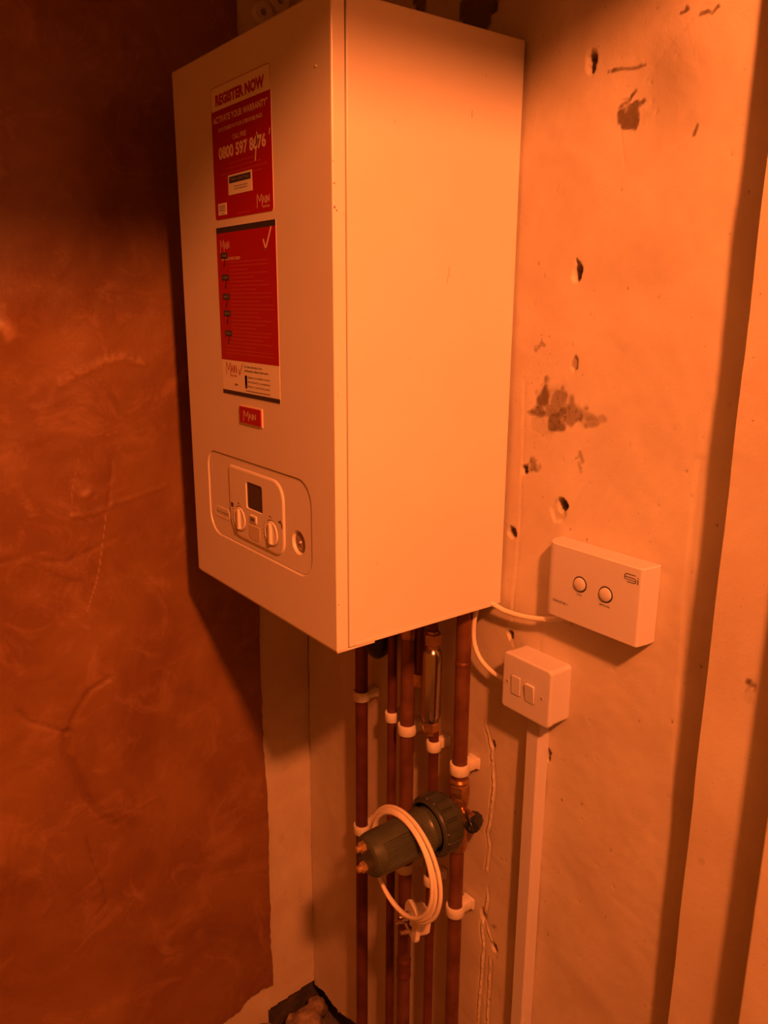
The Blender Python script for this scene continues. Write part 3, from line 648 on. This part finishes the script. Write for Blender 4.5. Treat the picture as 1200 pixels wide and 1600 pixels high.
for n_, (x, y, r, u, v, lab) in enumerate((
    (.0955, PD, .0108, 572, 1090, 'upper white clip on the leftmost copper pipe'),
    (.1790, -.030, .0075, 612, 1118, 'upper white clip on the thin second pipe from the left'),
    (.2215, PD, .0112, 638, 1139, 'upper white clip on the thick third pipe from the left'),
    (p4x, -.030, .0075, 678, 1164, 'white clip on the fourth pipe just below the shiny cylinder'),
    (p5x, p5y, .0110, 718, 1199, 'white clip on the rightmost pipe just above the brass nuts'),
    (.0955, PD, .0108, 565, 1293, 'lower white clip on the leftmost pipe, beside the filter end'),
    (.2215, PD, .0112, 635, 1354, 'white clip on the third pipe just under the black filter body'),
    (p4x, -.030, .0075, 680, 1380, 'lower white clip on the fourth pipe, behind the cable loops'),
    (p5x, p5y, .0108, 712, 1421, 'lower white clip on the rightmost pipe below the filter'))):
    clip(x, y, P(u, v, 1, y).z, r, lab)

# two white clips high on the painted strip, seen over the boiler's left shoulder
for k, (u, v, lab) in enumerate(((410, 22, 'lower of two round white clips on the wall above the boiler'), (436, 4, 'upper of two round white clips on the wall above the boiler'))):
    p = P(u, v, 0, XL+.006); e = empty('wall_clip', (XL, p.y, p.z), lab, 'clip', 'round white clips above the boiler')
    bm = bmesh.new(); lathe(bm, [(.0165, 0), (.0165, .008), (.0150, .011), (.0060, .011), (.0050, .007)], (XL+.001, p.y, p.z+.002), (1, 0, 0), 28); obj('disc', bm, M['clip'], e, smooth=.6)
    bm = bmesh.new(); lathe(bm, [(.0040, .0068), (.0030, .0098)], (XL+.001, p.y, p.z+.002), (1, 0, 0), 12); obj('screw', bm, M['grey'], e, smooth=.6)

# ================================================================= MAGNETIC FILTER on the right pipe
FX, FZ = .3440, -.3440
flt = empty('system_filter', (FX, -.04, FZ), 'dark grey cylindrical system filter with a ribbed ring nut, jutting from the rightmost pipe', 'filter')
ax = (0, -1, 0); F0 = (FX, 0, FZ)
def ribs(i, th, r, h):
    # fine flutes on the upper right flank and the lower left flank of the canister
    dg = math.degrees(th) % 360
    return r - (.0022 if .108 < h < .180 and (i % 4) < 2 and (168 < dg < 236 or 0 < dg < 60) else 0)
prof = [(.0315, .070), (.0315, .0945), (.0336, .0965), (.0340, .1005), (.0328, .103)] + [(.0325-.012*(h-.103), h) for h in np.linspace(.105, .185, 12)] + [(.0312, .188), (.0303, .193), (.0270, .1985), (.0220, .201), (.006, .2015)]
bm = bmesh.new(); lathe(bm, prof, F0, ax, 180, ribs); obj('canister', bm, M['black'], flt, smooth=.3)
def knurl(i, th, r, h):
    k = (i % 10); return r + (.0028 if k < 8 and .0625 < h < .0855 else 0)
bm = bmesh.new(); lathe(bm, [(.034, .054), (.0410, .0542), (.0425, .057), (.0425, .0615), (.0425, .0635), (.0425, .0845), (.0425, .0865), (.0415, .0895), (.0385, .0916), (.0372, .0905), (.0368, .076)], F0, ax, 180, knurl); obj('ring_nut', bm, M['black2'], flt, smooth=.4)
bm = bmesh.new(); lathe(bm, [(.016, .022), (.022, .034), (.028, .044), (.036, .054), (.030, .0548)], F0, ax, 40); obj('filter_head', bm, M['black'], flt, smooth=.5)
for (u, v) in ((564, 1325), (566, 1356)):
    p = P(u, v, 1, -.206); bm = bmesh.new(); lathe(bm, [(.0078, -.010), (.0080, .001), (.0062, .0022)], p, ax, 6); lathe(bm, [(.0048, .001), (.0048, .007), (.0030, .0085)], p, ax, 16); obj('drain_cap', bm, M['gold'], flt, smooth=.5)['label'] = 'bright brass cap'
# valve on the pipe: nuts, olive, brass body, black handle
z = lambda v: P(718, v, 1, p5y-.012).z
def hexn(name, za, zb, r, m=M['brass']):
    bm = bmesh.new(); hexm(bm, r, za, zb, (p5x, p5y, 0)); o = obj(name, bm, m, flt, smooth=.5)
hexn('compression_nut', -.309, -.289, .0165)
bm = bmesh.new(); lathe(bm, [(.0125, -.291), (.0150, -.288), (.0150, -.284), (.0118, -.281)], (p5x, p5y, 0), (0, 0, 1), 28); lathe(bm, [(.0140, -.318), (.0158, -.315), (.0158, -.311), (.0145, -.308)], (p5x, p5y, 0), (0, 0, 1), 28); obj('collar', bm, M['brass'], flt, smooth=.5)
bm = bmesh.new(); lathe(bm, [(.0140, -.402), (.0150, -.398), (.0150, -.385), (.0135, -.380), (.0135, -.326), (.0148, -.322), (.0148, -.313)], (p5x, p5y, 0), (0, 0, 1), 28)
lathe(bm, [(.013, 0), (.013, .030), (.010, .032)], (p5x, p5y, -.340), (1, 0, 0), 24); obj('valve_body', bm, M['brass'], flt, smooth=.6)
hx = P(738, 1289, 1, -.035)
bm = bmesh.new(); lathe(bm, [(.012, -.018), (.0125, -.004), (.0105, .002), (.0100, .006)], hx, (.55, -.8, .05), 30, lambda i, th, r, h: r+(.0010 if i % 3 == 0 else 0)); obj('valve_handle', bm, M['blk'], flt, smooth=.5)
bm = bmesh.new(); lathe(bm, [(.0045, .005), (.0045, .010), (.003, .0105)], hx, (.55, -.8, .05), 6); obj('handle_screw', bm, M['steel'], flt)
bm = bmesh.new(); tube(bm, [hx+Vector((-.014, 0, .014)), hx+Vector((-.004, -.006, .013)), hx+Vector((.006, -.008, .007)), hx+Vector((.008, -.008, -.002))], .0022, 8); obj('retaining_strap', bm, M['blk'], flt, smooth=.8)

# ================================================================= COILED LEAD AND PLUG
lead = empty('plug_lead', (.345, -.14, -.385), 'coiled white cable with a three-pin plug, hung over the black filter', 'cable')
pts = []
for k in range(0, 41):
    t = k/40; a = math.radians(180 - t*975); tr = t*2.7; r = .0705 + .0044*tr + .0010*math.sin(t*9.2)
    yy = -.141 + .0030*tr + .003*math.sin(t*17+.5)
    x = .3440 + r*math.cos(a) + .0015*math.sin(t*23); zz = -.3850 + r*math.sin(a) + .0012*math.cos(t*31) + max(0, .0780-r)*max(0, math.sin(a))
    pts.append(Vector((x, yy, zz)))
pts += [P(652, 1441, 1, -.130), P(644, 1444, 1, -.118), P(642, 1440, 1, -.108)]
bm = bmesh.new(); tube(bm, pts, .0031, 10, 7); obj('cable', bm, M['cable'], lead, smooth=1.2)
pc = P(645, 1437, 1, -.112); ND = Vector((-.30, -.93, .10)).normalized(); UPV = Vector((0, 0, 1)); SX = ND.cross(UPV).normalized()*-1; UPV = SX.cross(ND)*-1
if UPV.z < 0: UPV = -UPV
RM = Matrix((SX, -ND, UPV)).transposed()         # local x = side, -y = pins, z = up
def place(bm):
    for v in bm.verts: v.co = RM @ v.co + pc
    return bm
bm = bmesh.new(); o = rrect(-.0255, .0255, -.024, .025, (.010, .010, .018, .018), 6); loft_y(bm, [(inset(o, .001), .003), (o, .0015), (o, -.0025), (inset(o, .0012), -.004)])
o2 = rrect(-.019, .019, -.019, .018, .009, 6); loft_y(bm, [(o2, .001), (o2, .018), (inset(o2, .002), .022)]); obj('plug_body', place(bm), M['plastic'], lead, smooth=.6)
bm = bmesh.new(); flat(bm, rrect(-.008, .008, -.015, -.003, .001, 3), -.004, .0003); obj('fuse_cover', place(bm), M['dark'], lead)
for x, zz, a, b in ((0, .012, .004, .008), (-.011, -.010, .0063, .004), (.011, -.010, .0063, .004)):
    bm = bmesh.new(); box(bm, (x, -.013, zz), (a, .020, b), .0006, 2); obj('pin', place(bm), M['chrome'], lead, smooth=.6)

# ================================================================= SWITCH, TRUNKING, RECEIVER, CABLES
sw = empty('wall_switch', (.481, 0, -.077), 'white two-gang rocker switch on a deep box, left of the receiver', 'switch')
SY = -.0385; sx0 = (P(787, 1020, 1, SY).x + P(782.5, 1100, 1, SY).x)/2; sx1 = (P(861, 1056, 1, SY).x + P(857, 1138, 1, SY).x)/2; sz1 = (P(788, 1015, 1, SY).z + P(861, 1053, 1, SY).z)/2; sz0 = (P(857, 1140, 1, SY).z + P(783, 1103, 1, SY).z)/2
o = rrect(sx0+.0008, sx1-.0008, sz0+.0008, sz1-.0008, .006, 6); bm = bmesh.new(); loft_y(bm, [(o, .002), (o, SY+.0090)]); obj('back_box', bm, M['plastic2'], sw)
o = rrect(sx0, sx1, sz0, sz1, .006, 6); bm = bmesh.new(); loft_y(bm, [(o, SY+.0086), (o, SY+.0025), (inset(o, .0006), SY+.0009), (inset(o, .0018), SY+.0002), (inset(o, .0034), SY)]); plate = obj('front_plate', bm, M['plastic2'], sw)
pf = SY
def rocker(ua, ub, va, vb, tilt, proud, lab):
    x0, x1 = P(ua, va, 1, pf).x, P(ub, vb, 1, pf).x; z1, z0 = P(ua, va, 1, pf).z, P(ub, vb, 1, pf).z
    bm = bmesh.new(); o = rrect(x0-.0007, x1+.0007, z0-.0007, z1+.0007, .002, 4); flat(bm, o, pf+.0001, .0003); obj('rocker_gap', bm, M['grey'], sw)
    cz = (z0+z1)/2; cx = (x0+x1)/2; o = rrect(x0, x1, z0, z1, .0018, 4); bm = bmesh.new(); loft_y(bm, [(o, pf+.003), (o, pf-proud), (inset(o, .0005), pf-proud-.0006)])
    bmesh.ops.rotate(bm, verts=bm.verts, cent=(cx, pf, cz), matrix=Matrix.Rotation(tilt, 3, 'X')); obj('rocker', bm, M['plastic2'], sw)['label'] = lab
rocker(800.5, 812.5, 1053, 1089, math.radians(2), .0010, 'left rocker, lying flush'); rocker(822, 834.5, 1066, 1102, math.radians(7), .0018, 'right rocker, lower end sticking out')
for u, v in ((792.5, 1063.5), (846, 1092)):
    p = P(u, v, 1, pf); bm = bmesh.new(); lathe(bm, [(.0032, 0), (.0034, .0004), (.0022, .0005), (.0018, .0001)], (p.x, pf, p.z), (0, -1, 0), 18); obj('screw_rim', bm, M['plastic2'], sw, smooth=.6)
    bm = bmesh.new(); lathe(bm, [(.0021, 0), (.0019, .0004)], (p.x, pf, p.z), (0, -1, 0), 14); obj('screw', bm, M['grey'], sw)

tx0, tx1, ty = .4620, .4850, -.0195
bm = bmesh.new(); pr = [(tx0, 0), (tx0, ty+.0015), (tx0+.0012, ty), (tx1-.0012, ty), (tx1, ty+.0015), (tx1, 0)]
rings = [[bm.verts.new((a, b, zz)) for a, b in pr] for zz in (-1.138, -.60, -.1225)]
for A, Bq in zip(rings, rings[1:]):
    for k in range(len(pr)): bm.faces.new((A[k], A[(k+1) % len(pr)], Bq[(k+1) % len(pr)], Bq[k]))
bm.faces.new(rings[0]); bm.faces.new(rings[-1]); trk = empty('cable_trunking', (.4735, 0, -1.138), 'narrow white plastic cable trunking running down from the switch', 'trunking'); obj('channel', bm, M['plastic2'], trk)
bm = bmesh.new(); box(bm, ((tx0+tx1)/2, ty-.0004, -.6302), (tx1-tx0-.0035, .0012, 1.0150), .0003, 1); obj('lid', bm, M['plastic2'], trk)

rx0, rx1, rz0, rz1 = .4850, .6292, .0270, .1205
rc = empty('heating_receiver', (.552, 0, .074), 'white heating control receiver with two round buttons, right of the boiler', 'receiver')
# horizontal section of the cover: big soft left shoulder, small right edge; drawn in x,y and swept in z
def sect(k=0.):
    s = [(rx0+k, .0), (rx0+k, -.010)]
    for a in range(0, 91, 10): s.append((rx0+k+.017-.017*math.cos(math.radians(a)), -.010-(.020-k)*math.sin(math.radians(a))))
    for a in range(0, 91, 15): s.append((rx1-k-.0055+.0035*math.sin(math.radians(a)), -.0300+k+.0035*(1-math.cos(math.radians(a)))))
    s += [(rx1-k-.0012, -.020), (rx1-k, -.010), (rx1-k, 0)]; return s
bm = bmesh.new(); rings = []
for zz, k in ((rz0, .0012), (rz0+.0012, 0), (rz1-.0015, 0), (rz1, .0012)): rings.append([bm.verts.new((a, b, zz)) for a, b in sect(k)])
nn = len(rings[0])
for A, Bq in zip(rings, rings[1:]):
    for k in range(nn): bm.faces.new((A[k], A[(k+1) % nn], Bq[(k+1) % nn], Bq[k]))
bm.faces.new(rings[0][::-1]); bm.faces.new(rings[-1]); cover = obj('cover', bm, M['plastic2'], rc, smooth=.3)
bm = bmesh.new(); box(bm, (.5575, -.006, rz0-.0008), (.136, .011, .004), .001, 1); obj('back_plate', bm, M['plastic2'], rc)
RY = -.0300
for u, v in ((906.5, 913), (946.5, 929)):
    p = P(u, v, 1, RY); bm = bmesh.new(); lathe(bm, [(.0098, -.0004), (.0098, .0004)], (p.x, RY, p.z), (0, -1, 0), 36); obj('button_ring', bm, M['blk'], rc, smooth=.6)
    bm = bmesh.new(); lathe(bm, [(.0082, 0), (.0082, .0014), (.0078, .0022), (.0060, .0030), (.0030, .0034), (.0008, .0035)], (p.x, RY, p.z), (0, -1, 0), 36); obj('button', bm, M['plastic2'], rc, smooth=.6)
bm = bmesh.new(); a = P(976, 901, 1, RY); b = P(1000, 915, 1, RY); x0, x1, z0, z1 = a.x, a.x+.0150, a.z-.0045, a.z+.0045
stroke(bm, [(x1-.001, z1), (x0+.002, z1), (x0, z1-.0022), (x0, z0+.0042), (x0+.001, z0+.0026)], .0010, RY); stroke(bm, [(x0+.001, z1-.0036), (x1-.002, z1-.0036), (x1, z0+.0042), (x1, z0+.001), (x1-.002, z0), (x0+.004, z0)], .0010, RY); stroke(bm, [(x0+.001, z0+.0026), (x1-.001, z0+.0026)], .0008, RY)
stroke(bm, [(x1+.0028, z0), (x1+.0028, z0+.0050)], .0012, RY); stroke(bm, [(x1+.0028, z0+.0068), (x1+.0028, z0+.0074)], .0012, RY)
p = P(905, 929.5, 1, RY); text(bm, 'SYN', p.x-.0035, p.x+.0035, p.z-.0012, p.z+.0012, RY, .01)
p = P(945, 946.5, 1, RY); text(bm, 'MANUAL', p.x-.0075, p.x+.0075, p.z-.0012, p.z+.0012, RY, .01)
a = P(868, 935.5, 1, RY); text(bm, 'EUROSTAR +', .5030, .5270, a.z-.0036, a.z-.0002, RY, .01)
obj('printed_marks', bm, M['dark'], rc)['kind'] = 'stuff'

def cable(name, pix, r, label):
    bm = bmesh.new(); tube(bm, [P(u, v, 1, y) for u, v, y in pix], r, 12, 8); return tag(obj(name, bm, M['cable'], smooth=1.2), label, 'cable')
cable('receiver_cable', ((745, 930, -.020), (772, 945, -.020), (790, 955, -.0185), (820, 964, -.0175), (850, 967.5, -.0165), (878, 965.5, -.015), (900, 958, -.014), (912, 951, -.012)), .0036, 'white cable looping from the boiler to the receiver')
cable('switch_cable', ((752, 925, -.024), (743, 960, -.024), (740, 985, -.023), (742, 1008, -.022), (751, 1030, -.020), (768, 1049, -.019), (790, 1063, -.018)), .0033, 'white cable curving down from the boiler to the switch')
